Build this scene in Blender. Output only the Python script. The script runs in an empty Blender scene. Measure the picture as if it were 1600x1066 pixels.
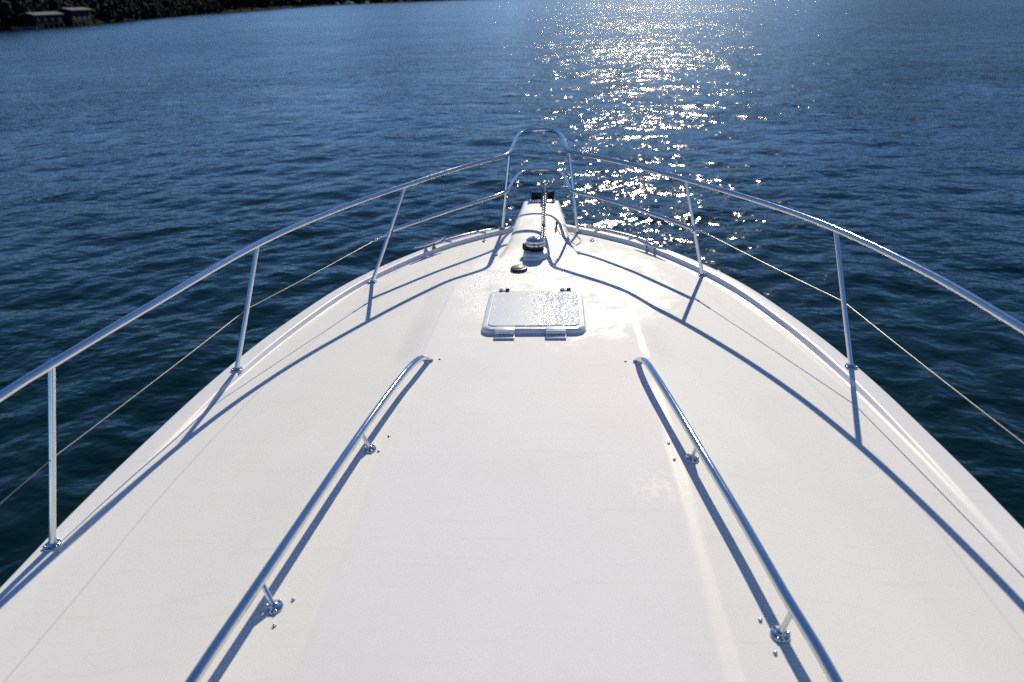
import bpy, bmesh, math, random
import numpy as np
from mathutils import Vector, Matrix

R = math.radians
random.seed(7)
rng = np.random.default_rng(11)
S = bpy.context.scene
C = S.collection

# ------------------------------------------------------------------ camera
D = 2.0                                   # deck level above the water
EYE = Vector((0.124, 0.0, D + 1.8))
def cam_basis(yaw, pitch, roll):
    y, p, r = R(yaw), R(pitch), R(roll)
    f = Vector((-math.sin(y)*math.cos(p), math.cos(y)*math.cos(p), -math.sin(p)))
    rt = Vector((math.cos(y), math.sin(y), 0)); up = rt.cross(f)
    return rt*math.cos(r)+up*math.sin(r), -rt*math.sin(r)+up*math.cos(r), f
rt, up, fw = cam_basis(4.08, 26.80, -2.185)
cam = bpy.data.cameras.new('camera'); camo = bpy.data.objects.new('camera', cam); C.objects.link(camo)
M = Matrix((( rt.x, up.x, -fw.x, EYE.x), (rt.y, up.y, -fw.y, EYE.y), (rt.z, up.z, -fw.z, EYE.z), (0, 0, 0, 1)))
camo.matrix_world = M
cam.sensor_width = 36; cam.lens = 24.0; cam.clip_end = 20000; cam.clip_start = 0.05
cam.dof.use_dof = True; cam.dof.focus_distance = 3.7; cam.dof.aperture_fstop = 1.9
S.camera = camo
S.render.engine = 'CYCLES'; S.cycles.use_denoising = False

# ------------------------------------------------------------------ sky and sun
AZ, EL = R(7.8), R(34)
W = bpy.data.worlds.new('World'); S.world = W; W.use_nodes = True
nt = W.node_tree; bg = nt.nodes['Background']
sky = nt.nodes.new('ShaderNodeTexSky'); sky.sky_type = 'NISHITA'; sky.sun_disc = False
sky.sun_elevation = EL; sky.sun_rotation = AZ
sky.air_density = 0.7; sky.dust_density = 0.0; sky.ozone_density = 8.2
nt.links.new(sky.outputs[0], bg.inputs[0]); bg.inputs[1].default_value = 0.115
sun = bpy.data.lights.new('sun', 'SUN'); suno = bpy.data.objects.new('sun', sun); C.objects.link(suno)
sun.energy = 4.5; sun.angle = R(0.53); sun.color = (1.0, 0.895, 0.70)
sd = Vector((math.sin(AZ)*math.cos(EL), math.cos(AZ)*math.cos(EL), math.sin(EL)))
suno.rotation_euler = sd.to_track_quat('Z', 'Y').to_euler(); suno.location = (0, 0, 30)
S.view_settings.view_transform = 'Standard'; S.view_settings.look = 'None'
S.view_settings.exposure = 0.0; S.view_settings.gamma = 1.0; S.view_settings.use_curve_mapping = False

# ------------------------------------------------------------------ helpers
def tag(o, label, cat=None, group=None, kind=None):
    if label: o['label'] = label
    if cat: o['category'] = cat
    if group: o['group'] = group
    if kind: o['kind'] = kind
    return o
def empty(name, loc=(0, 0, 0)):
    o = bpy.data.objects.new(name, None); C.objects.link(o); o.location = loc; o.empty_display_size = .2
    return o
def mesh_obj(name, verts, faces, mat, parent=None, loc=(0, 0, 0), smooth=True):
    me = bpy.data.meshes.new(name)
    me.from_pydata([tuple(v) for v in verts], [], [tuple(f) for f in faces]); me.update()
    return link(name, me, mat, parent, loc, smooth)
def link(name, me, mat, parent=None, loc=(0, 0, 0), smooth=True):
    o = bpy.data.objects.new(name, me); C.objects.link(o); o.location = loc
    if mat and not me.materials: me.materials.append(mat)
    if smooth: me.polygons.foreach_set('use_smooth', [True]*len(me.polygons))
    if parent:
        o.parent = parent
    return o
def bm_obj(name, bm, mat, parent=None, loc=(0, 0, 0), smooth=True, angle=None):
    bmesh.ops.recalc_face_normals(bm, faces=bm.faces[:])
    if angle:
        for e in bm.edges:
            if len(e.link_faces) == 2 and e.calc_face_angle(0) > R(angle): e.smooth = False
    me = bpy.data.meshes.new(name); bm.to_mesh(me); bm.free()
    return link(name, me, mat, parent, loc, smooth)
def spline(pts, n=8):
    P = [Vector(p) for p in pts]; P = [2*P[0]-P[1]] + P + [2*P[-1]-P[-2]]
    out = []
    for i in range(1, len(P)-2):
        a, b, c, d = P[i-1:i+3]
        for k in range(n):
            t = k/n
            out.append(.5*((2*b)+(c-a)*t+(2*a-5*b+4*c-d)*t*t+(3*b-a-3*c+d)*t**3))
    out.append(P[-2]); return out
def tube(bm, pts, r, seg=14, closed=False, cap=True):
    pts = [Vector(p) for p in pts]; n = len(pts)
    rad = r if callable(r) else (lambda i: r)
    T = []
    for i in range(n):
        if closed: t = pts[(i+1) % n]-pts[i-1]
        else: t = pts[min(i+1, n-1)]-pts[max(i-1, 0)]
        T.append(t.normalized())
    ref = Vector((0, 0, 1)) if abs(T[0].z) < .9 else Vector((1, 0, 0))
    N = (ref-T[0]*ref.dot(T[0])).normalized(); rings = []
    for i in range(n):
        N = (N-T[i]*N.dot(T[i])).normalized(); B = T[i].cross(N)
        rings.append([bm.verts.new(pts[i]+(N*math.cos(a)+B*math.sin(a))*rad(i)) for a in [2*math.pi*k/seg for k in range(seg)]])
    m = n if closed else n-1
    for i in range(m):
        a, b = rings[i], rings[(i+1) % n]
        for k in range(seg): bm.faces.new((a[k], a[(k+1) % seg], b[(k+1) % seg], b[k]))
    if cap and not closed:
        bm.faces.new(rings[0][::-1]); bm.faces.new(rings[-1])
    return bm
def tube_obj(name, pts, r, mat, parent, seg=14, closed=False):
    bm = bmesh.new(); tube(bm, pts, r, seg, closed); return bm_obj(name, bm, mat, parent, angle=50)
def lathe(prof, seg=24, bm=None, mat4=None):
    bm = bm or bmesh.new(); rings = []
    for r, z in prof:
        rings.append([bm.verts.new((max(r, 1e-4)*math.cos(2*math.pi*k/seg), max(r, 1e-4)*math.sin(2*math.pi*k/seg), z)) for k in range(seg)])
    for a, b in zip(rings, rings[1:]):
        for k in range(seg): bm.faces.new((a[k], a[(k+1) % seg], b[(k+1) % seg], b[k]))
    bm.faces.new(rings[0][::-1]); bm.faces.new(rings[-1])
    if mat4: bmesh.ops.transform(bm, matrix=mat4, verts=[v for rg in rings for v in rg])
    return bm
def box(size, bevel=.0, seg=2, mat4=None, bm=None):
    b = bmesh.new(); bmesh.ops.create_cube(b, size=1)
    bmesh.ops.scale(b, vec=size, verts=b.verts[:])
    if bevel: bmesh.ops.bevel(b, geom=b.edges[:], offset=bevel, segments=seg, profile=.5, affect='EDGES')
    if mat4: bmesh.ops.transform(b, matrix=mat4, verts=b.verts[:])
    if bm is None: return b
    me = bpy.data.meshes.new('t'); b.to_mesh(me); b.free(); bm.from_mesh(me); bpy.data.meshes.remove(me); return bm
def rrect(w, h, r, n=6):
    out = []
    for cx, cy, a0 in ((w/2-r, h/2-r, 0), (-w/2+r, h/2-r, 90), (-w/2+r, -h/2+r, 180), (w/2-r, -h/2+r, 270)):
        for k in range(n+1):
            a = R(a0+90*k/n); out.append((cx+r*math.cos(a), cy+r*math.sin(a)))
    return out
def loft_rr(layers, n=6):
    """layers of (w,h,r,z) rounded rectangles stacked"""
    bm = bmesh.new(); rings = []
    for w, h, r, z in layers:
        rings.append([bm.verts.new((x, y, z)) for x, y in rrect(w, h, r, n)])
    for a, b in zip(rings, rings[1:]):
        m = len(a)
        for k in range(m): bm.faces.new((a[k], a[(k+1) % m], b[(k+1) % m], b[k]))
    bm.faces.new(rings[0][::-1]); bm.faces.new(rings[-1]); return bm

# ------------------------------------------------------------------ materials
class NT:
    def __init__(s, name):
        s.m = bpy.data.materials.new(name); s.m.use_nodes = True; s.t = s.m.node_tree
        s.b = s.t.nodes['Principled BSDF']
    def n(s, typ, **kw):
        o = s.t.nodes.new(typ)
        for k, v in kw.items():
            if k in o.inputs: o.inputs[k].default_value = v
            else: setattr(o, k, v)
        return o
    def l(s, a, b): s.t.links.new(a, b)
    def noise(s, vec, scale, detail=3, rough=.5, dist=0.0):
        o = s.n('ShaderNodeTexNoise', Scale=scale, Detail=detail, Roughness=rough, Distortion=dist)
        if vec is not None: s.l(vec, o.inputs['Vector'])
        return o.outputs['Fac']
    def ramp(s, fac, a, b, lo=0.0, hi=1.0, smooth=True):
        o = s.n('ShaderNodeMapRange'); o.interpolation_type = 'SMOOTHSTEP' if smooth else 'LINEAR'
        o.inputs[1].default_value = a; o.inputs[2].default_value = b; o.inputs[3].default_value = lo; o.inputs[4].default_value = hi
        s.l(fac, o.inputs[0]); return o.outputs[0]
    def math(s, op, a, b=None, c=None):
        o = s.n('ShaderNodeMath'); o.operation = op
        for i, v in enumerate((a, b, c)):
            if v is None: continue
            if isinstance(v, (int, float)): o.inputs[i].default_value = v
            else: s.l(v, o.inputs[i])
        return o.outputs[0]
    def mix(s, fac, a, b):
        o = s.n('ShaderNodeMix'); o.data_type = 'RGBA'
        for sock, v in ((o.inputs[0], fac), (o.inputs[6], a), (o.inputs[7], b)):
            if isinstance(v, (int, float)): sock.default_value = v
            elif isinstance(v, tuple): sock.default_value = (*v, 1) if len(v) == 3 else v
            else: s.l(v, sock)
        return o.outputs[2]
    def bump(s, h, dist, strength=1.0, normal=None):
        o = s.n('ShaderNodeBump', Distance=dist, Strength=strength); s.l(h, o.inputs['Height'])
        if normal: s.l(normal, o.inputs['Normal'])
        return o.outputs[0]
    def coord(s): return s.n('ShaderNodeTexCoord').outputs['Object']
    def attr(s, name):
        o = s.n('ShaderNodeAttribute'); o.attribute_name = name; return o.outputs['Fac']
def simple(name, col, rough=.5, metal=0.0, var=.06, scale=6, spec=.5, bumpd=0, bscale=200):
    k = NT(name); co = k.coord(); f = k.noise(co, scale, 4)
    a = tuple(max(0, c*(1-var)) for c in col); b = tuple(min(1, c*(1+var)) for c in col)
    k.l(k.mix(f, a, b), k.b.inputs['Base Color'])
    k.l(k.ramp(k.noise(co, scale*3, 3), .3, .7, rough*.85, rough*1.15), k.b.inputs['Roughness'])
    k.b.inputs['Metallic'].default_value = metal; k.b.inputs['Specular IOR Level'].default_value = spec
    if bumpd: k.l(k.bump(k.noise(co, bscale, 2), bumpd), k.b.inputs['Normal'])
    return k.m

def deck_material():
    k = NT('deck_gelcoat'); co = k.coord(); xyz = k.n('ShaderNodeSeparateXYZ'); k.l(co, xyz.inputs[0])
    X, Y = xyz.outputs[0], xyz.outputs[1]
    smooth, seam, panel = k.attr('smooth'), k.attr('seam'), k.attr('panel')
    base = k.mix(panel, (.788, .780, .755), (.782, .768, .775))
    base = k.mix(smooth, base, (.82, .808, .785))
    # weathering: broad blotches and thin athwartships scuffs
    mp = k.n('ShaderNodeMapping'); mp.inputs['Scale'].default_value = (1.2, 26, 1); k.l(co, mp.inputs[0])
    scuff = k.ramp(k.noise(mp.outputs[0], 1.6, 5, .6), .55, .78, 0, .5)
    base = k.mix(scuff, base, (.69, .665, .62))
    blot = k.ramp(k.noise(co, 2.2, 5, .6), .42, .72, 0, .16)
    base = k.mix(blot, base, (.66, .64, .61))
    mp2 = k.n('ShaderNodeMapping'); mp2.inputs['Scale'].default_value = (18, 1.5, 1); k.l(co, mp2.inputs[0])
    bow = k.ramp(Y, 3.4, 4.8)
    drip = k.math('MULTIPLY', k.ramp(k.noise(mp2.outputs[0], 1.5, 4, .6), .5, .75, 0, .4), bow)
    base = k.mix(drip, base, (.62, .60, .56))
    speck = k.ramp(k.noise(co, 70, 3, .6), .70, .78, 0, .45)
    base = k.mix(speck, base, (.55, .52, .47))
    # film of water round the hatch and windlass
    ex = k.math('DIVIDE', k.math('SUBTRACT', X, .12), .95); ey = k.math('DIVIDE', k.math('SUBTRACT', Y, 4.35), 1.15)
    rr = k.math('ADD', k.math('MULTIPLY', ex, ex), k.math('MULTIPLY', ey, ey))
    reg = k.ramp(rr, .25, 1.15, 1, 0)
    wn = k.noise(co, 5.5, 6, .62, .6)
    wet = k.ramp(k.math('ADD', wn, k.math('MULTIPLY', reg, .26)), .58, .84)
    wet = k.math('MULTIPLY', wet, reg)
    far = k.n('ShaderNodeVectorMath'); far.operation = 'DISTANCE'; k.l(co, far.inputs[0]); far.inputs[1].default_value = (.52, 2.12, .09)
    spot = k.math('MULTIPLY', k.ramp(far.outputs['Value'], .02, .16, 1, 0), k.ramp(k.noise(co, 24, 4), .45, .6))
    wet = k.math('MAXIMUM', wet, k.math('MULTIPLY', spot, .28))
    base = k.mix(k.math('MULTIPLY', wet, .35), base, (.70, .69, .675))
    base = k.mix(k.math('MULTIPLY', seam, .75), base, (.42, .42, .45))
    k.l(base, k.b.inputs['Base Color'])
    r0 = k.ramp(smooth, 0, 1, .62, .30, False)
    rg = k.n('ShaderNodeMix'); k.l(wet, rg.inputs[0]); k.l(r0, rg.inputs[2]); rg.inputs[3].default_value = .30
    k.l(rg.outputs[0], k.b.inputs['Roughness'])
    k.l(k.math('ADD', .18, k.math('MULTIPLY', k.math('MAXIMUM', wet, smooth), .3)), k.b.inputs['Specular IOR Level'])
    # woven non-skid: fine crossed ribs, and beads of water
    w1 = k.n('ShaderNodeTexWave', Scale=62); w1.wave_type = 'BANDS'; w1.bands_direction = 'Y'; w1.inputs['Distortion'].default_value = 1.0
    w1.inputs['Detail'].default_value = 1; k.l(co, w1.inputs[0])
    nz = k.noise(co, 420, 2)
    h = k.math('MULTIPLY', k.math('ADD', k.math('MULTIPLY', w1.outputs['Fac'], .35), nz), k.math('SUBTRACT', 1.0, smooth))
    b1 = k.bump(h, .0011, .5)
    dn = k.math('MULTIPLY', k.ramp(k.noise(co, 95, 3, .6), .35, .7), wet)
    k.l(k.bump(dn, .003, .4, b1), k.b.inputs['Normal'])
    return k.m
def water_material():
    k = NT('sea_water'); co = k.coord()
    k.b.inputs['Base Color'].default_value = (.0008, .013, .014, 1)
    k.b.inputs['IOR'].default_value = 1.26
    mp = k.n('ShaderNodeMapping'); mp.inputs['Scale'].default_value = (.62, 1, 1); mp.inputs['Rotation'].default_value = (0, 0, R(-24)); k.l(co, mp.inputs[0])
    mq = k.n('ShaderNodeMapping'); mq.inputs['Scale'].default_value = (.75, 1, 1); mq.inputs['Rotation'].default_value = (0, 0, R(30)); k.l(co, mq.inputs[0])
    gust = k.math('MULTIPLY', k.ramp(k.noise(co, .03, 3, .5), .35, .65, .75, 1.2), k.ramp(k.noise(mp.outputs[0], .22, 2, .5), .3, .7, .72, 1.25))
    lost = k.attr('lost')
    n0 = k.noise(mq.outputs[0], .75, 3, .55, .3); n2 = k.noise(mp.outputs[0], 2.6, 2, .5, .3); n3 = k.noise(mq.outputs[0], 7.5, 2, .5)
    chop = k.math('MULTIPLY', n0, k.math('MULTIPLY', k.math('MULTIPLY', lost, .27), gust))
    h = k.math('ADD', chop, k.math('MULTIPLY', k.math('ADD', k.math('MULTIPLY', n2, .060), k.math('MULTIPLY', n3, .022)), k.math('MULTIPLY', gust, k.ramp(lost, .3, 1, 1, .85, False))))
    k.l(k.ramp(lost, .35, 1, .09, .155, False), k.b.inputs['Roughness'])
    k.l(k.bump(h, 1.0, 1.0), k.b.inputs['Normal'])
    return k.m
M_DECK = deck_material()
M_WATER = water_material()
M_GEL = simple('white_gelcoat', (.82, .80, .76), .38, var=.03, scale=3)
M_STEEL = simple('polished_stainless', (.68, .68, .68), .06, 1.0, .05, 9)
M_STEEL2 = simple('brushed_stainless', (.62, .62, .62), .22, 1.0, .08, 30)
M_WIRE = simple('lifeline_wire', (.30, .28, .24), .35, .7, .1, 60)
M_BLACK = simple('black_rubber', (.02, .02, .022), .45, 0, .2, 40)
M_GREYCAP = simple('grey_plastic', (.30, .30, .29), .5, 0, .1, 40)
M_LENS = simple('milky_acrylic', (.62, .67, .74), .12, 0, .03, 5)
M_FRAME = simple('hatch_frame_paint', (.66, .69, .74), .3, 0, .04, 10)
M_WHITEP = simple('white_plastic', (.78, .78, .78), .35, 0, .04, 20)
M_GALV = simple('galvanised_steel', (.36, .35, .33), .4, .85, .2, 50)
M_ANCH = simple('anchor_galvanised', (.62, .57, .50), .45, .5, .1, 30)
M_HULL = simple('hull_gelcoat', (.78, .78, .77), .15, 0, .03, 2)
M_BRASS = simple('worn_bronze', (.45, .30, .12), .35, .9, .15, 40)
M_ROPE = simple('lanyard_cord', (.45, .45, .44), .7, 0, .15, 90)
def lens_material():
    k = NT('wet_hatch_lens'); co = k.coord()
    xyz = k.n('ShaderNodeSeparateXYZ'); k.l(co, xyz.inputs[0])
    k.l(k.mix(k.noise(co, 7, 4), (.60, .64, .67), (.66, .69, .71)), k.b.inputs['Base Color'])
    side = k.ramp(xyz.outputs[0], -.16, .22, -.05, .30)
    drops = k.ramp(k.math('ADD', k.noise(co, 30, 4, .6, .4), side), .60, .74)
    rg = k.ramp(drops, 0, 1, .30, .16); k.l(rg, k.b.inputs['Roughness'])
    k.l(k.bump(k.math('MULTIPLY', drops, k.noise(co, 60, 2)), .006, .5), k.b.inputs['Normal'])
    return k.m
M_LENSW = lens_material()

# ------------------------------------------------------------------ the sea
def axis_points(a, core, step, g, far):
    out = [0.0]; s = step
    while out[-1] < far:
        if out[-1] > core: s *= g
        out.append(out[-1]+s)
    return np.array(out)
xp = axis_points(0, 7, .075, 1.018, 5000); xs = np.concatenate([-xp[::-1][:-1], xp])
yp = axis_points(0, 14, .075, 1.016, 6000); yn = axis_points(0, 0, .3, 1.25, 300)
ys = np.concatenate([-yn[::-1][:-1], yp])
GX, GY = np.meshgrid(xs, ys); SX, SY = np.meshgrid(np.gradient(xs), np.gradient(ys)); SP = np.maximum(SX, SY)
Z = np.zeros_like(GX); lost = np.zeros_like(GX)
for i in range(60):
    lam = math.exp(rng.uniform(math.log(.36), math.log(2.6))); kk = 2*math.pi/lam
    th = rng.normal(-1.32, .95); slope = .108*math.sqrt(2/60)*rng.uniform(.6, 1.4)*(1.0 if lam < 1.1 else .6)
    ph = kk*(GX*math.cos(th)+GY*math.sin(th))+rng.uniform(0, 6.28)
    att = np.clip((lam/SP-3)/3, 0, 1)
    lost += (1-att)/60
    Z += att*slope/kk*(np.sin(ph)+.18*np.cos(2*ph))
ny, nx = GX.shape
idx = np.arange(nx*ny).reshape(ny, nx)
q = np.stack([idx[:-1, :-1], idx[:-1, 1:], idx[1:, 1:], idx[1:, :-1]], -1).reshape(-1, 4)
me = bpy.data.meshes.new('sea'); me.vertices.add(nx*ny)
me.vertices.foreach_set('co', np.stack([GX, GY, Z], -1).astype('f').ravel())
me.loops.add(q.size); me.loops.foreach_set('vertex_index', q.astype('i').ravel())
me.polygons.add(len(q)); me.polygons.foreach_set('loop_start', np.arange(0, q.size, 4, dtype='i'))
me.update(calc_edges=True)
sea = link('sea', me, M_WATER)
at_ = me.attributes.new('lost', 'FLOAT', 'POINT'); at_.data.foreach_set('value', lost.astype('f').ravel())
tag(sea, None, kind='structure')

# ------------------------------------------------------------------ the yacht: deck and hull
yacht = tag(empty('motor_yacht'), 'white motor yacht foredeck with stainless bow rails pointing out to sea', 'yacht')
BOAT = Matrix.Translation((0, 0, D))
def P(o): o.parent = yacht; o.location.z += D; return o
EY = [-2.5, 0.0, 1.0, 1.62, 2.05, 2.58, 3.15, 3.8, 4.45, 5.08, 5.45, 5.70, 5.86, 5.97]
EW = [1.93, 1.90, 1.865, 1.835, 1.822, 1.778, 1.70, 1.555, 1.335, .955, .585, .245, .10, .012]
_pts = spline([(x, y, 0) for x, y in zip(EW, EY)], 12)
_py = np.array([p.y for p in _pts]); _px = np.array([p.x for p in _pts])
def hw(y): return float(np.interp(y, _py, _px))
def sst(a, b, x):
    t = min(1, max(0, (x-a)/(b-a))) if b != a else 0; return t*t*(3-2*t)
def trunk_w(y): return float(np.interp(y, [-2.5, 1.2, 2.3, 3.2, 4.7], [1.0, .885, .745, .60, .56]))
def trunk_h(y): return float(np.interp(y, [-2.5, 1.2, 2.3, 3.2, 3.9, 4.7], [.14, .09, .074, .048, .022, 0]))
def slope_w(y): return float(np.interp(y, [-2.5, 1.2, 2.4, 3.3, 4.5], [.6, .55, .42, .20, .18]))
def deck_z(x, y):
    ax = abs(x); h = hw(y); d = h-ax
    ridge = float(np.interp(y, [0, 1.5, 2.6, 3.4, 6], [.008, .009, .015, .028, .034]))
    wid = float(np.interp(y, [0, 1.5, 3.0, 4.0], [.07, .06, .03, .018]))
    z = ridge*(1-sst(.098, .098+wid, d))
    if d < .02: z -= .012*(1-math.sqrt(max(0, 1-((.02-d)/.02)**2)))
    z += .018*(1-min(1, ax/max(h, .01))**2)*sst(5.9, 4.8, y)
    w, t = trunk_w(y), trunk_h(y)
    z += t*(1-sst(w-.01, w+slope_w(y), ax))
    if y < 3.0:                                   # centre panel stands a touch proud inside the coved strip
        z += .004*(1-sst(.585, .635, ax))*sst(3.0, 2.6, y)
    return z
def lateral(h):
    st = [0, .004, .010, .020, .05, .085, .098, .104, .110, .116, .122, .13, .15, .18, .22, .27, .303, .307, .311, .315, .34]
    st = [s*min(1, h/.40) for s in st]
    n = 84; inner = h-st[-1]
    return [h-s for s in st]+[inner*(1-k/n) for k in range(1, n)]
rows = list(np.arange(-2.5, 1.0, .25))+list(np.arange(1.0, 5.96, .03))+[5.965]
verts, faces, a_s, a_m, a_p = [], [], [], [], []
for y in rows:
    h = hw(y); L = lateral(h); xsr = [-x for x in L]+[0]+L[::-1]
    for x in xsr:
        verts.append((x, y, deck_z(x, y)))
        ax = abs(x); d = h-ax
        stripe = (1-sst(.018, .03, abs(ax-.612)))*sst(3.05, 2.8, y)*.4
        crease = (1-sst(.0, .012, abs(ax-trunk_w(y)-.012)-.008))*sst(3.2, 3.3, y)*sst(4.75, 4.2, y)
        edge = 1-sst(.15, .17, d)
        a_s.append(max(edge, stripe, crease))
        a_m.append((1-sst(.0015, .004, abs(d-.309))) * sst(5.2, 4.6, y)*(.55 if x < 0 else .3))
        a_p.append(1-sst(.58, .64, ax))
nc = len(xsr)
for i in range(len(rows)-1):
    for j in range(nc-1):
        a = i*nc+j; faces.append((a, a+1, a+nc+1, a+nc))
deck = P(mesh_obj('deck', verts, faces, M_DECK))
for nm, dat in (('smooth', a_s), ('seam', a_m), ('panel', a_p)):
    at = deck.data.attributes.new(nm, 'FLOAT', 'POINT'); at.data.foreach_set('value', dat)
deck['label'] = 'white non-skid foredeck with damp patches'
# hull: flared topsides from the deck edge to below the water
def hull_prof(y, k):
    h = hw(y); t = k/10
    zc = -t*2.5
    rake = (1-sst(0, 3.5, 5.97-y))
    w = h*(1-.10*t-.38*t*t) - .05*t if y < 5.9 else h
    return max(w, 0.0), zc, rake
verts, faces = [], []
hrows = list(np.linspace(-2.5, 3, 12))+list(np.linspace(3.2, 5.96, 26))
for y in hrows:
    ring = []
    for s in (-1, 1):
        ks = range(11) if s < 0 else range(10, -1, -1)
        for kk_ in ks:
            w, z, rake = hull_prof(y, kk_); t = kk_/10
            z0 = deck_z(s*max(hw(y), 0), y)-.004
            verts.append((s*(w+(.004 if kk_ == 0 else 0)), y-rake*t*1.3, z0+z))
for i in range(len(hrows)-1):
    for j in range(21):
        a = i*22+j; faces.append((a, a+1, a+23, a+22))
faces.append(tuple(range(22)))
P(mesh_obj('hull', verts, faces, M_HULL, smooth=True))
# moulded rub strip just under the deck edge
for s, lab in ((-1, 'rub_strip'), (1, 'rub_strip')):
    P(tube_obj(lab, [(s*(hw(y)+.006), y, deck_z(hw(y), y)-.05) for y in np.linspace(-2.4, 5.9, 90)], .016, M_GEL, None, 8))

# anchor platform: moulded plank with rounded shoulders
verts, faces = [], []
prow = list(np.linspace(4.82, 6.24, 40))+[6.26, 6.275, 6.285]
NP = 25
for y in prow:
    w = float(np.interp(y, [4.82, 5.0, 5.2, 5.4, 5.75, 6.24], [.39, .335, .28, .258, .242, .208]))
    hgt = float(np.interp(y, [4.82, 4.95, 5.1, 5.25, 5.5, 6.24], [-.010, .001, .022, .05, .076, .088]))
    e = max(0, (y-6.24)/.045); w -= .03*e*e; hgt -= .03*e*e
    low = -.03 if y < 5.7 else -.03-.10*sst(5.7, 6.0, y)+.04*e
    for k in range(NP):
        u = -1+2*k/(NP-1); au = abs(u)
        x = math.copysign(w*min(1, au*1.14)**1.0, u) if au < .88 else math.copysign(w*(1.0+.10*(au-.88)/.12), u)
        fl = .045
        sh = 1-sst(w-.045, w+.004, abs(x))
        z = low+(hgt-low)*sh+.012*(1-(min(1, abs(x)/w))**2)*sst(4.9, 5.3, y)
        if au >= .88: z = low+(.001)*(1-au)
        if y < 5.7: z += deck_z(0, y)-.0
        verts.append((x, y, z))
for i in range(len(prow)-1):
    for j in range(NP-1):
        a = i*NP+j; faces.append((a, a+1, a+NP+1, a+NP))
for i in range(len(prow)-1):
    a = i*NP; faces.append((a+NP-1, a, a+NP, a+2*NP-1))
faces.append(tuple((len(prow)-1)*NP+j for j in range(NP)))
plank = P(mesh_obj('anchor_platform', verts, faces, M_GEL)); plank['label'] = 'white moulded anchor platform over the bow'

# ------------------------------------------------------------------ bow rails
TRL = [(0.004, 6.318, .72), (-.095, 6.30, .718), (-.165, 6.241, .71), (-.205, 6.08, .695), (-.222, 5.86, .672), (-.25, 5.66, .65), (-.34, 5.535, .642), (-.595, 5.258, .635), (-.925, 4.733, .635),
       (-1.257, 4.099, .64), (-1.479, 3.444, .65), (-1.619, 2.633, .658), (-1.707, 2.083, .66), (-1.735, 1.853, .66), (-1.80, 1.0, .66), (-1.84, 0.1, .66)]
TRR = [(.10, 6.29, .718), (.158, 6.205, .71), (.198, 6.03, .695), (.216, 5.83, .678), (.25, 5.66, .662), (.35, 5.54, .656), (.668, 5.195, .65), (1.016, 4.691, .645),
       (1.352, 4.069, .655), (1.571, 3.488, .67), (1.718, 2.831, .68), (1.787, 2.278, .68), (1.82, 1.85, .68), (1.87, 1.0, .68), (1.90, .1, .68)]
rail = P(tube_obj('top_rail', spline(TRL[::-1]+TRR, 10), .0165, M_STEEL, None, 18)); rail['label'] = 'curved stainless top rail round the bow'
MRL = [(-1.043, 4.671, .33), (-.698, 5.118, .335), (-.425, 5.43, .34), (-.29, 5.62, .345), (-.248, 5.80, .355), (-.222, 6.0, .366), (-.15, 6.20, .376), (0, 6.255, .38)]
MRR = [(.15, 6.185, .376), (.215, 5.98, .366), (.24, 5.78, .355), (.285, 5.60, .345), (.497, 5.385, .34), (.763, 5.059, .335), (1.08, 4.587, .33)]
P(tube_obj('middle_rail', spline(MRL+MRR, 10), .014, M_STEEL, None, 14))['label'] = 'thinner stainless middle rail round the bow'
ST = [((-.322, 5.60), (-.243, 5.68, .648)), ((-1.182, 4.49), (-.925, 4.733, .635)), ((-1.616, 3.174), (-1.479, 3.444, .65)), ((-1.77, 1.848), (-1.707, 2.083, .66)), ((-1.85, .2), (-1.82, .5, .66)),
      ((.317, 5.55), (.244, 5.68, .664)), ((1.156, 4.549), (1.016, 4.691, .645)), ((1.652, 3.186), (1.571, 3.488, .67)), ((1.775, 1.85), (1.80, 2.10, .68)), ((1.86, .2), (1.885, .5, .68))]
def screw_mesh():
    bm = lathe([(.0062, 0), (.0062, .0015), (.0045, .0035), (.002, .0042)], 10)
    me = bpy.data.meshes.new('screw'); bm.to_mesh(me); bm.free(); me.materials.append(M_STEEL2); return me
SCREW = screw_mesh()
def fl_mesh(r):
    bm = lathe([(r, 0), (r, .003), (r*.93, .006), (r*.56, .007), (r*.50, .013), (r*.42, .016)], 26)
    for e in bm.edges:
        if len(e.link_faces) == 2 and e.calc_face_angle(0) > R(40): e.smooth = False
    me = bpy.data.meshes.new('flange'); bm.to_mesh(me); bm.free(); me.materials.append(M_STEEL); return me
FL = fl_mesh(.032); FLS = fl_mesh(.029)
def flange(parent, x, y, z, r=.034, me=None, rot=0):
    f = link('base_flange', me or FL, None, parent, (x, y, z))
    for k in range(3):
        a = R(rot+90+120*k); link('screw', SCREW, None, parent, (x+.8*r*math.cos(a), y+.8*r*math.sin(a), z+.006))
    return f
for (bx, by), tp in ST:
    z = deck_z(bx, by)
    bm = bmesh.new(); tube(bm, [(bx, by, z+.006), tuple(np.array((bx, by, z))*.5+np.array(tp)*.5), tp], .0125, 16)
    st = P(bm_obj('stanchion', bm, M_STEEL, angle=50)); flange(st, bx, by, z)
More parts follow.
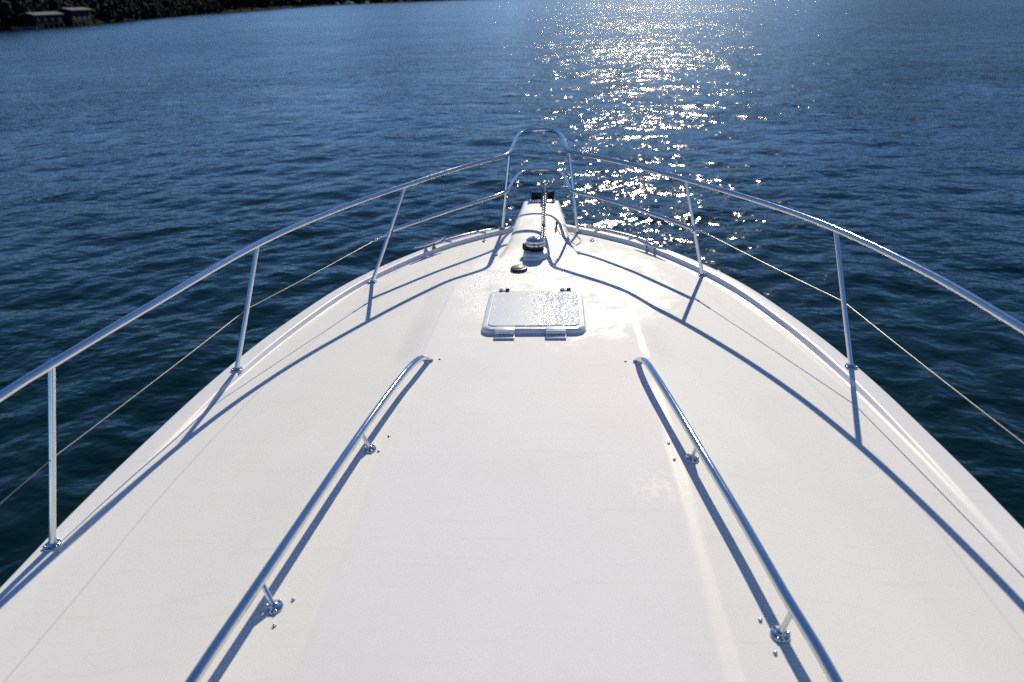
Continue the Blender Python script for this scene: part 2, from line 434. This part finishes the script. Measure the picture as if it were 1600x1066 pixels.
# lifelines aft of the second stanchions
def at(st, z):
    (bx, by), tp = st; zb = deck_z(bx, by); t = (z-zb)/(tp[2]-zb)
    return Vector((bx+(tp[0]-bx)*t, by+(tp[1]-by)*t, z))
for idx_, s in (((1, 2, 3, 4), -1), ((6, 7, 8, 9), 1)):
    pts = [at(ST[i], .33) for i in idx_]
    d = (pts[1]-pts[0]).normalized(); p0 = pts[0]+d*.03
    line = [p0+d*.16]
    for a, b in zip([p0+d*.16]+pts[1:-1], pts[1:]):
        for k in range(1, 9):
            t = k/8; line.append(a.lerp(b, t)-Vector((0, 0, .004*math.sin(math.pi*t))))
    ll = P(tube_obj('lifeline', line, .0026, M_WIRE, None, 8))
    bm = bmesh.new(); n = 14
    prof = [.004, .004, .009, .009, .005, .0055, .0055, .0055, .0055, .0055, .004, .007, .007, .0045, .0035]
    tube(bm, [p0+d*(.17*k/n) for k in range(n+1)], lambda i: prof[i], 10)
    o = bm_obj('turnbuckle', bm, M_STEEL, ll)
    bm = bmesh.new(); c = p0-d*.008
    tube(bm, [c+d*(.017*math.cos(a))+Vector((0, 0, .011*math.sin(a))) for a in np.linspace(0, 2*math.pi, 15)[:-1]], .0035, 8, True)
    bm_obj('shackle', bm, M_STEEL, ll)

# ------------------------------------------------------------------ cabin-trunk handrails
HL = [(-.60, 3.20), (-.565, 3.165), (-.595, 3.06), (-.622, 2.916), (-.665, 2.618), (-.721, 2.193), (-.775, 1.806), (-.818, 1.508), (-.862, 1.203), (-.905, .8), (-.93, .3)]
def handrail(s, pts, posts):
    p3 = []
    for i, (x, y) in enumerate(pts):
        zb = deck_z(x, y); hh = [.012, .042, .072, .084, .088][min(i, 4)]; x *= (1-.022*sst(2.6, 1.0, y)); x += 0
        p3.append((x, y, zb+hh))
    bm = bmesh.new(); tube(bm, spline(p3, 8), .0165, 20)
    o = P(bm_obj('handrail', bm, M_STEEL, angle=50))
    x, y = pts[0]; link('end_flange', fl_mesh(.026), None, o, (x, y, deck_z(x, y)+.002))
    for (bx, by), (tx, ty, dz) in posts:
        zb = deck_z(bx, by)
        bm = bmesh.new(); tube(bm, [(bx, by, zb+.004), (tx, ty, deck_z(tx, ty)+dz-.001)], .0085, 14)
        bm_obj('rail_post', bm, M_STEEL, o, angle=50)
        flange(o, bx, by, zb+.002, .029, FLS, rot=30*s)
    return o
hl = handrail(-1, [(-.557, 3.195), (-.568, 3.15), (-.586, 3.07), (-.618, 2.916), (-.664, 2.618), (-.724, 2.193), (-.779, 1.806), (-.822, 1.508), (-.866, 1.203), (-.91, .8), (-.935, .3)],
         [((-.672, 2.36), (-.70, 2.37, .082)), ((-.768, 1.50), (-.806, 1.53, .082)), ((-.87, .5), (-.885, .5, .085))])
hl['label'] = 'handrail left of the hatch'
hr = handrail(1, [(.555, 3.175), (.562, 3.12), (.578, 3.03), (.604, 2.846), (.654, 2.514), (.702, 2.197), (.762, 1.838), (.813, 1.507), (.856, 1.251), (.90, .8), (.925, .3)],
         [((.676, 2.30), (.69, 2.29, .082)), ((.776, 1.435), (.804, 1.45, .082)), ((.87, .5), (.885, .5, .085))])
hr['label'] = 'handrail right of the hatch'
def stud_mesh():
    bm = lathe([(.0068, 0), (.0068, .0015), (.0045, .002), (.004, .0045), (.005, .006), (.0035, .0078)], 12)
    me = bpy.data.meshes.new('snap_stud'); bm.to_mesh(me); bm.free(); me.materials.append(M_STEEL2); return me
STUD = stud_mesh()
for x, y in [(-.5, 3.215), (-.611, 2.46), (-.630, 2.346), (-.718, 1.532), (-.741, 1.429), (.491, 3.18), (.599, 2.41), (.604, 2.293), (.733, 1.487), (.744, 1.371)]:
    P(link('snap_stud', STUD, None, None, (x, y, deck_z(x, y)-.0005)))

# ------------------------------------------------------------------ deck hatch
hx, hy = -.004, 3.845; hz = deck_z(hx, hy)
def hatch_part(name, bm, mat, par, loc=(0, 0, 0), ang=35): return bm_obj(name, bm, mat, par, loc, angle=ang)
tilt = math.atan2(deck_z(0, 4.15)-deck_z(0, 3.54), .61)
frame = P(hatch_part('deck_hatch', loft_rr([(.618, .642, .065, -.03), (.618, .642, .065, .004), (.614, .638, .062, .007), (.608, .632, .06, .008), (.606, .63, .06, .024), (.590, .614, .055, .033), (.55, .574, .045, .037), (.545, .569, .045, .0365)]), M_FRAME, None, (hx, hy, hz)))
frame.rotation_euler.x = tilt; frame['label'] = 'square hatch with milky lid on the foredeck'
lid = hatch_part('lens', loft_rr([(.535, .559, .042, .032), (.535, .559, .042, .0395), (.529, .553, .04, .0420)]), M_LENSW, frame)
for x in (-.162, .132):
    h_ = hatch_part('hinge', box((.115, .050, .016), .005, 2), M_WHITEP, frame, (x, -.318, .037))
    bm = lathe([(.011, -.056), (.011, .056)], 14, None, Matrix.Rotation(math.pi/2, 4, 'Y'))
    hatch_part('hinge_pin', bm, M_WHITEP, h_, (0, -.028, -.008))
    hatch_part('hinge_leaf', box((.115, .05, .012), .003, 2), M_WHITEP, h_, (0, -.045, -.028))
for x in (-.205, .195):
    l_ = hatch_part('latch', box((.072, .026, .014), .005, 2), M_GREYCAP, frame, (x, .292, .041))
    hatch_part('latch_knob', lathe([(.013, 0), (.013, .008), (.009, .012)], 16), M_BLACK, l_, (.022, 0, .006))
    hatch_part('latch_knob', lathe([(.011, 0), (.011, .008), (.007, .011)], 16), M_STEEL2, l_, (-.02, .0, .006))

# deck cap ahead of the hatch
cx_, cy_ = -.138, 4.66; cz = deck_z(cx_, cy_)
cap = P(bm_obj('deck_cap', lathe([(.062, -.01), (.062, .012), (.056, .022), (.047, .024), (.046, .020)], 32), M_BLACK, None, (cx_, cy_, cz), angle=40))
bm_obj('cap_top', lathe([(.044, .012), (.044, .025), (.038, .030), (.0, .032)], 28), M_GREYCAP, cap, angle=40)

# ------------------------------------------------------------------ windlass
wx, wy = -.024, 4.97; wz = deck_z(wx, wy)+.012
wl = P(bm_obj('windlass', loft_rr([(.19, .20, .07, -.06), (.19, .20, .07, .012), (.172, .18, .065, .028), (.13, .13, .05, .034)]), M_GEL, None, (wx, wy, wz), angle=35))
wl['label'] = 'chrome topped anchor windlass'
bm_obj('gypsy', lathe([(.058, .030), (.066, .036), (.066, .044), (.052, .050), (.052, .056), (.068, .062), (.070, .072), (.066, .075)], 30), M_BLACK, wl, (0, .005, 0), angle=30)
bm_obj('drum', lathe([(.066, .072), (.076, .078), (.077, .090), (.070, .098), (.072, .104), (.070, .114), (.055, .126), (.03, .132), (.0, .134)], 36), M_STEEL, wl, (0, .005, 0), angle=30)
bm_obj('drum_cap', lathe([(.026, .128), (.026, .136), (.018, .141), (.0, .142)], 20), M_STEEL2, wl, (0, .005, 0), angle=30)
bm_obj('chain_guide', box((.05, .055, .05), .012, 2), M_BLACK, wl, (-.075, .02, .055))
bm_obj('base_wing', box((.10, .055, .022), .009, 2), M_GEL, wl, (-.03, -.105, .0))
# bow roller
br = P(bm_obj('bow_roller', box((.235, .16, .006), .002, 1), M_STEEL2, None, (.012, 6.235, .105)))
br['label'] = 'black bow roller between polished cheek plates'
for x in (-.11, .0, .045, .11):
    bm = bmesh.new()
    prof = [(-.075, -.04), (.085, -.04), (.10, -.0), (.085, .06), (.055, .086), (.015, .078), (-.03, .02), (-.075, .0)]
    va = [bm.verts.new((-.005, y, z)) for y, z in prof]; vb = [bm.verts.new((.005, y, z)) for y, z in prof]
    bm.faces.new(va); bm.faces.new(vb[::-1])
    for k in range(len(prof)): bm.faces.new((va[k], va[(k+1) % len(prof)], vb[(k+1) % len(prof)], vb[k]))
    bm_obj('cheek_plate', bm, M_STEEL, br, (x, .03, .02), smooth=False)
for x0, w_ in ((-.055, .096), (.0225, .034), (.0775, .055)):
    bm = lathe([(.024, -w_/2), (.034, -w_/2+.004), (.027, 0), (.034, w_/2-.004), (.024, w_/2)], 20, None, Matrix.Rotation(math.pi/2, 4, 'Y'))
    bm_obj('roller', bm, M_BLACK, br, (x0, .085, .018), angle=40)
bm = lathe([(.006, -.118), (.006, .118)], 10, None, Matrix.Rotation(math.pi/2, 4, 'Y')); bm_obj('roller_pin', bm, M_STEEL, br, (0, .085, .052))

# mooring cleats on the gunwale and steel chafe bars outside it
for s, cxy in ((-1, (-.856, 5.10)), (1, (.856, 5.06))):
    x, y = cxy; z = deck_z(x, y)
    ang = math.atan2(hw(y-.15)-hw(y+.15), -.30)          # along the deck edge
    d = Vector((-s*(hw(y-.15)-hw(y+.15)), .30, 0)).normalized()
    bm = bmesh.new(); n = 16
    tube(bm, [Vector((0, 0, .050+.010*abs(2*k/n-1)**2))+d*(.165*(2*k/n-1)) for k in range(n+1)], lambda i: .005+.008*(1-abs(2*i/16-1)**1.6), 12)
    cl = P(bm_obj('cleat', bm, M_STEEL, None, (x, y, z), angle=50))
    for t in (-.05, .035):
        bm = lathe([(.020, 0), (.017, .004), (.010, .014), (.010, .05)], 14); bm_obj('cleat_leg', bm, M_BRASS if t > 0 and s < 0 else M_STEEL2, cl, tuple(d*t))
    yy = np.linspace(5.22, 5.62, 14)
    bm = bmesh.new()
    tube(bm, [(s*(hw(v)+.036), v+.02, deck_z(hw(v), v)+.004) for v in yy], lambda i: .006+.011*math.sin(math.pi*min(1, (i+.6)/14.2)), 10)
    cb = P(bm_obj('chafe_bar', bm, M_STEEL2))
    for v in (5.30, 5.52):
        a = Vector((s*(hw(v)+.05), v+.03, deck_z(hw(v), v)+.016)); b = Vector((s*(hw(v)-.045), v-.035, deck_z(hw(v)-.045, v)+.004))
        bm = bmesh.new(); tube(bm, [a, (a+b)/2+Vector((0, 0, .003)), b], .006, 8); bm_obj('bar_strap', bm, M_STEEL, cb)
# small eyes and drains inside the toe ridge
for x, y in ((-.327, 5.0), (.311, 5.01), (-.455, 5.36), (.425, 5.33)):
    z = deck_z(x, y); z += .0
    o = P(bm_obj('pad_eye', lathe([(.02, 0), (.02, .003), (.014, .005)], 16), M_STEEL, None, (x, y, z), angle=40))
    bm = bmesh.new(); tube(bm, [(.011*math.cos(a), 0, .004+.015*math.sin(a)) for a in np.linspace(0, math.pi, 9)], .003, 8); bm_obj('eye', bm, M_STEEL, o)

# ------------------------------------------------------------------ anchor, chain, lanyard (things of their own)
anc = tag(empty('anchor', (.0335, 6.32, D+.10)), 'galvanised anchor with upright shank stowed in the bow roller', 'anchor')
bm = bmesh.new()
prof = [(-.06, .035), (-.05, .165), (-.02, .172), (.01, .15), (.05, .06), (.22, -.16), (.20, -.22), (.14, -.20), (.0, .0)]
va = [bm.verts.new((-.008, y, z)) for y, z in prof]; vb = [bm.verts.new((.008, y, z)) for y, z in prof]
bm.faces.new(va); bm.faces.new(vb[::-1])
for k in range(len(prof)): bm.faces.new((va[k], va[(k+1) % len(prof)], vb[(k+1) % len(prof)], vb[k]))
bmesh.ops.bevel(bm, geom=bm.edges[:], offset=.003, segments=1, affect='EDGES')
bm_obj('shank', bm, M_ANCH, anc, smooth=False)
bm = bmesh.new()
fl = [(0, .30, -.22), (.0, -.02, -.34), (.15, .06, -.22), (-.15, .06, -.22), (0, .10, -.16)]
V = [bm.verts.new(p) for p in fl]
for f in ((0, 1, 2), (0, 3, 1), (0, 2, 4), (0, 4, 3), (1, 4, 2), (1, 3, 4)): bm.faces.new([V[i] for i in f])
bmesh.ops.bevel(bm, geom=bm.edges[:], offset=.006, segments=1, affect='EDGES')
bm_obj('fluke', bm, M_ANCH, anc, smooth=False)
bm = bmesh.new(); tube(bm, [(.016*math.cos(a), -.055+.0, .06+.022*math.sin(a)) for a in np.linspace(0, 2*math.pi, 15)[:-1]], .006, 8, True); bm_obj('shackle', bm, M_GALV, anc)
ch = tag(empty('anchor_chain', (.0, 5.15, D+.09)), 'galvanised chain running from windlass to bow roller', 'chain')
bm = bmesh.new(); Lk, wd, rw = .021, .0145, .0055
loop = [(wd*math.cos(a)+0, Lk*math.sin(a)*.55+math.copysign(Lk*.45, math.sin(a)) if abs(math.sin(a)) > .01 else 0, 0) for a in np.linspace(0.2, 2*math.pi+.2, 15)[:-1]]
tube(bm, loop, rw, 8, True); cm = bpy.data.meshes.new('chain_link'); bm.to_mesh(cm); bm.free(); cm.materials.append(M_GALV)
cm.polygons.foreach_set('use_smooth', [True]*len(cm.polygons))
A = Vector((.035, 5.02, D+.125)); B = Vector((.0335, 6.268, D+.158)); n = 40
for k in range(n):
    t = (k+.5)/n; p = A.lerp(B, t)-Vector((0, 0, .018*math.sin(math.pi*t)))
    o = link('chain_link', cm, None, ch); o.location = p-Vector(ch.location); o.rotation_euler = (0, R(45 if k % 2 else -45), R(random.uniform(-4, 4)))
lan = tag(empty('safety_lanyard', (.14, 5.43, D+.09)), 'thin cord and snap hook lying right of the chain on the anchor platform', 'lanyard')
def pz(x, y):   # top of platform or deck
    w = float(np.interp(y, [4.82, 5.0, 5.2, 5.4, 5.75, 6.24], [.39, .335, .28, .258, .242, .208]))
    hgt = float(np.interp(y, [4.82, 4.95, 5.1, 5.25, 5.5, 6.24], [-.010, .001, .022, .05, .076, .088]))
    return max(deck_z(x, min(y, 5.9)), deck_z(0, min(y, 5.9))-.03+(hgt+.03)*(1-sst(w-.055, w+.004, abs(x)))+.012*(1-min(1, abs(x)/w)**2))
cord = [(.04, 5.40), (.10, 5.41), (.15, 5.45), (.20, 5.50), (.26, 5.51), (.31, 5.45), (.335, 5.33), (.30, 5.22), (.24, 5.20), (.18, 5.27), (.155, 5.37), (.13, 5.45)]
cp = [Vector((x, y, D+pz(x, y)+.006))-Vector(lan.location) for x, y in cord]
tube_obj('cord', spline(cp, 6), .0032, M_ROPE, lan, 8)
hk = [(.13, 5.36, .010), (.135, 5.385, .018), (.137, 5.41, .03), (.14, 5.43, .048), (.142, 5.44, .056)]
tube_obj('snap_hook', [Vector((x, y, D+pz(x, y)+z))-Vector(lan.location) for x, y, z in hk], lambda i: (.008, .013, .008, .012, .006)[i], M_GALV, lan, 10)

# ------------------------------------------------------------------ the shore
def leaf_cloud(center, rad, n, size, rg):
    v, f = [], []
    d = rg.normal(size=(n, 3)); d /= np.linalg.norm(d, axis=1)[:, None]
    r = rg.uniform(.35, 1.0, n)**.5
    p = np.array(center)+d*r[:, None]*np.array(rad)
    a = rg.normal(size=(n, 3)); a /= np.linalg.norm(a, axis=1)[:, None]
    b = np.cross(a, rg.normal(size=(n, 3))); b /= np.linalg.norm(b, axis=1)[:, None]+1e-6
    s = size*rg.uniform(.6, 1.3, n)[:, None]
    return np.stack([p-a*s-b*s*.6, p+a*s-b*s*.6, p+a*s+b*s*.6, p-a*s+b*s*.6], 1).reshape(-1, 3)
def quads_obj(name, V_, mat, parent=None, loc=(0, 0, 0)):
    m = len(V_)//4
    return mesh_obj(name, V_.tolist(), np.arange(m*4).reshape(m, 4).tolist(), mat, parent, loc, smooth=False)
def foliage(name, a, b):
    k = NT(name); co = k.coord(); g = k.n('ShaderNodeNewGeometry')
    k.l(k.mix(k.math('ADD', k.math('MULTIPLY', g.outputs['Random Per Island'], .6), k.math('MULTIPLY', k.noise(co, .25, 3), .4)), a, b), k.b.inputs['Base Color'])
    k.b.inputs['Roughness'].default_value = .8; k.b.inputs['Specular IOR Level'].default_value = .06; return k.m
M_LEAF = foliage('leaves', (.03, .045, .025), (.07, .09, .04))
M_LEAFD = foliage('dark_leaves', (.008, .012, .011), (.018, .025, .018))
M_BARK = simple('bark', (.09, .07, .055), .85, 0, .3, 4)
M_EARTH = simple('dark_earth', (.008, .009, .009), .95, 0, .4, .15, .03)
M_ROCK = simple('pale_rock', (.42, .37, .31), .85, 0, .25, .4)
M_DROCK = simple('dark_rock', (.08, .075, .07), .85, 0, .3, .5)
M_ROOF = simple('pale_roof', (.15, .15, .155), .8, 0, .12, .6, .1)
M_DWALL = simple('dark_boards', (.016, .018, .024), .85, 0, .2, 1, .05)
M_BLUE = simple('blue_paint', (.016, .020, .034), .8, 0, .1, 1, .05)
M_BOATP = simple('boat_paint', (.14, .15, .17), .6, 0, .06, 1, .1)
SH = [(-420, -200), (-260, 40), (-175, 150), (-156, 201), (-158, 248), (-173, 296), (-214, 434), (-268, 705), (-345, 1210), (-250, 1560), (250, 1650), (600, 1250), (640, 800), (520, 480), (470, 250), (520, 0)]
sp = spline([(x, y, 0) for x, y in SH], 14)
INL = [0, 2, 6, 14, 30, 60, 110, 180]
HT = [-.6, .9, 2.2, 4.5, 9, 16, 24, 30]
verts, faces = [], []
for i, p in enumerate(sp):
    t = (sp[min(i+1, len(sp)-1)]-sp[max(i-1, 0)]).normalized(); nrm = Vector((-t.y, t.x, 0))
    far = (1.0+max(0, (p.y-500)/1200)*2.2)*(1+1.6*sst(150, 420, p.x))
    for dd, hh in zip(INL, HT):
        j = random.uniform(-.35, .35)
        verts.append((p.x+nrm.x*dd*far+j*dd*.2, p.y+nrm.y*dd*far, hh*far*(1+.2*math.sin(i*.7)+.12*math.sin(i*1.9+dd))+(0 if dd == 0 else random.uniform(-.3, .3))))
m = len(INL)
for i in range(len(sp)-1):
    for j in range(m-1):
        a = i*m+j; faces.append((a, a+m, a+m+1, a+1))
hill = tag(mesh_obj('hillside', verts, faces, M_EARTH), None, kind='structure')
# wood covering the hillside: one dark mass
chunks, cores = [], []
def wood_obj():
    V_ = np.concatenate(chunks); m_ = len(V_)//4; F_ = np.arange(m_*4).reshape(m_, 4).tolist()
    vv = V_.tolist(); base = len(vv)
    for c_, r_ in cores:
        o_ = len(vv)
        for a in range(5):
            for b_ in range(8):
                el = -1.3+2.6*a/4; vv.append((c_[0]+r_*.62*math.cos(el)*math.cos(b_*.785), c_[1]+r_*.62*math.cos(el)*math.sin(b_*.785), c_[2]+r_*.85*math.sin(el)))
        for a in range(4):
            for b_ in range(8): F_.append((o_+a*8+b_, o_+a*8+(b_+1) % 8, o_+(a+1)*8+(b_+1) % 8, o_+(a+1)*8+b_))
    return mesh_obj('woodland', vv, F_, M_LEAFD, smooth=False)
for i in range(len(sp)-1):
    p, q_ = sp[i], sp[i+1]; seg = (q_-p).length
    if p.y < 60 or p.x > 150: continue
    t = (q_-p).normalized(); nrm = Vector((-t.y, t.x, 0)); near = p.y < 520
    nn = int(seg/(3.2 if near else 9))
    for k in range(nn):
        for row in range(4 if near else 3):
            u = random.random(); dd = (1.8 if near else 5)+row*(7 if near else 14)+random.uniform(-2, 3)
            b = p.lerp(q_, u)+nrm*dd; g = float(np.interp(dd, INL, HT))
            rr_ = random.uniform(2.2, 4.2)*(1 if near else 2.0)
            cores.append(((b.x, b.y, g+rr_*1.05), rr_))
            chunks.append(leaf_cloud((b.x, b.y, g+rr_*1.05), (rr_, rr_, rr_*1.25), 80 if near else 24, .5 if near else 1.3, rng))
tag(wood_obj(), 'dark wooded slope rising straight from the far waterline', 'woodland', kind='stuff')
# four nearer trees at the left end of the shore
for i, (tx, ty, hh, lab) in enumerate(((-160.5, 203, 9.5, 'leafy green tree at the far left end of the shore'), (-161.5, 209, 8.2, 'second green tree from the left on the far shore'),
                                       (-163, 216, 10.5, 'tall green tree behind the pale roofed boathouse on the far shore'))):
    t_ = tag(empty('shore_tree', (tx, ty, 1.6)), lab, 'tree', 'trees at the left end of the shore')
    bm = bmesh.new(); tube(bm, spline([(0, 0, -.6), (.15, .1, hh*.3), (-.1, .2, hh*.55), (.1, 0, hh*.85)], 4), lambda k: .24*(1-k/14), 8)
    for a in range(5):
        an = a*1.3; tube(bm, [(0, 0, hh*(.35+.07*a)), (math.cos(an)*1.4, math.sin(an)*1.4, hh*(.5+.07*a)), (math.cos(an)*2.3, math.sin(an)*2.3, hh*(.58+.07*a))], lambda k: .09-.03*k, 6)
    bm_obj('trunk', bm, M_BARK, t_)
    cl = [leaf_cloud((random.uniform(-2, 2), random.uniform(-2, 2), hh*random.uniform(.28, .95)), (1.5, 1.5, 1.1), 150, .22, rng) for _ in range(15)]
    quads_obj('crown', np.concatenate(cl), M_LEAF, t_)
# boathouses on piles
def boathouse(name, loc, rz, L, Wd, H, lab, wallm):
    b = tag(empty(name, loc), lab, 'boathouse', 'boathouses on the far shore'); b.rotation_euler.z = rz
    bm = bmesh.new()
    box((Wd, L, .25), .03, 1, Matrix.Translation((0, 0, 1.1)), bm); bm_obj('floor_deck', bm, M_DWALL, b, smooth=False)
    for i in range(6):
        for s in (-1, 1):
            bm = lathe([(.14, -1.5), (.14, 1.0)], 8); bm_obj('pile', bm, M_BARK, b, (s*(Wd/2-.3), -L/2+.4+(L-.8)*i/5, 0))
    bm_obj('wall', box((Wd-.6, L-.6, H-1.3), .0, 1, Matrix.Translation((0, 0, 1.2+(H-1.3)/2))), wallm, b, smooth=False)
    bm = bmesh.new(); pr = [(-Wd/2-.4, H-.1), (0, H+.55), (Wd/2+.4, H-.1), (Wd/2+.4, H+.12), (0, H+.8), (-Wd/2-.4, H+.12)]
    va = [bm.verts.new((x, -L/2-.4, z)) for x, z in pr]; vb = [bm.verts.new((x, L/2+.4, z)) for x, z in pr]
    bm.faces.new(va); bm.faces.new(vb[::-1])
    for k in range(6): bm.faces.new((va[k], va[(k+1) % 6], vb[(k+1) % 6], vb[k]))
    bm_obj('roof', bm, M_ROOF, b, smooth=False)
    for i in range(4):
        y = -L/2+L*(i+.5)/4
        w_ = bm_obj('window', box((.08, 1.2, .9), .0, 1), M_BLACK, b, (Wd/2-.29, y, 2.3), smooth=False)
        bm_obj('window_frame', box((.06, 1.4, .1), .0, 1), M_ROOF, w_, (.03, 0, -.5), smooth=False)
    return b
boathouse('boathouse', (-152.5, 218, 0), R(2), 13.5, 4.2, 3.5, 'low long boathouse with pale roof at the left of the far shore', M_DWALL)
boathouse('boathouse', (-154.0, 236, 0), R(6), 13, 4.6, 4.5, 'taller pale roofed boathouse right of the low one on the far shore', M_BLUE)
sb = boathouse('shed', (-184, 305, 5.0), R(20), 5, 3.5, 3.2, 'small bluish shed on the dark slope right of the boathouses', M_BLUE)
sb['category'] = 'shed'; del sb['group']
def dinghy(loc, rz, L, lab, mat):
    n = 12; v, f = [], []
    for i in range(n+1):
        t = i/n; w = .75*math.sin(math.pi*(.18+.82*(1-t)*.9+.0))**.7*(1-t**4); y = -L/2+L*t
        sh = .55+.25*t*t
        for x, z in ((-w, sh), (-w*.9, sh-.05), (-w*.75, .1), (0, -.12), (w*.75, .1), (w*.9, sh-.05), (w, sh), (w*.85, sh), (w*.6, .2), (0, .12), (-w*.6, .2), (-w*.85, sh)): v.append((x, y, z))
    for i in range(n):
        for j in range(12):
            a = i*12; f.append((a+j, a+(j+1) % 12, a+12+(j+1) % 12, a+12+j))
    f.append(tuple(range(12)))
    r_ = tag(empty('dinghy', loc), lab, 'boat', 'boats by the far shore'); r_.rotation_euler.z = rz
    mesh_obj('hull', v, f, mat, r_, smooth=False)
    for y in (-L*.22, L*.12): bm_obj('thwart', box((1.1, .25, .05), 0), M_ROOF, r_, (0, y, .42), smooth=False)
dinghy((-150.8, 203.5, 0), R(70), 4.4, 'leftmost pale dinghy at the water edge before the trees', M_BOATP)
dinghy((-150.2, 208.3, 0), R(95), 4.0, 'small pale dinghy just left of the low boathouse', M_BOATP)
def rock(loc, sx, sy, sz, lab, mat, seed):
    bm = bmesh.new(); bmesh.ops.create_icosphere(bm, subdivisions=3, radius=1); rg = np.random.default_rng(seed); fr = rg.normal(size=(6, 3))*2
    for v in bm.verts:
        d = 1+.16*sum(math.sin(v.co.dot(Vector(k_))+i) for i, k_ in enumerate(fr))/2
        v.co = Vector((v.co.x*sx, v.co.y*sy, v.co.z*sz))*d
    o = bm_obj('shore_rock', bm, mat, None, loc, smooth=False); tag(o, lab, 'rock', 'pale rocks at the far waterline'); return o
rock((-352, 1205, 0), 9, 5, 4.2, 'left pale rock ledge at the far waterline', M_ROCK, 1)
rock((-333, 1222, 0), 11, 5, 5.2, 'largest pale rock ledge at the far waterline', M_ROCK, 2)
rock((-312, 1260, 0), 6, 4, 3.4, 'small right hand pale rock at the far waterline', M_ROCK, 3)
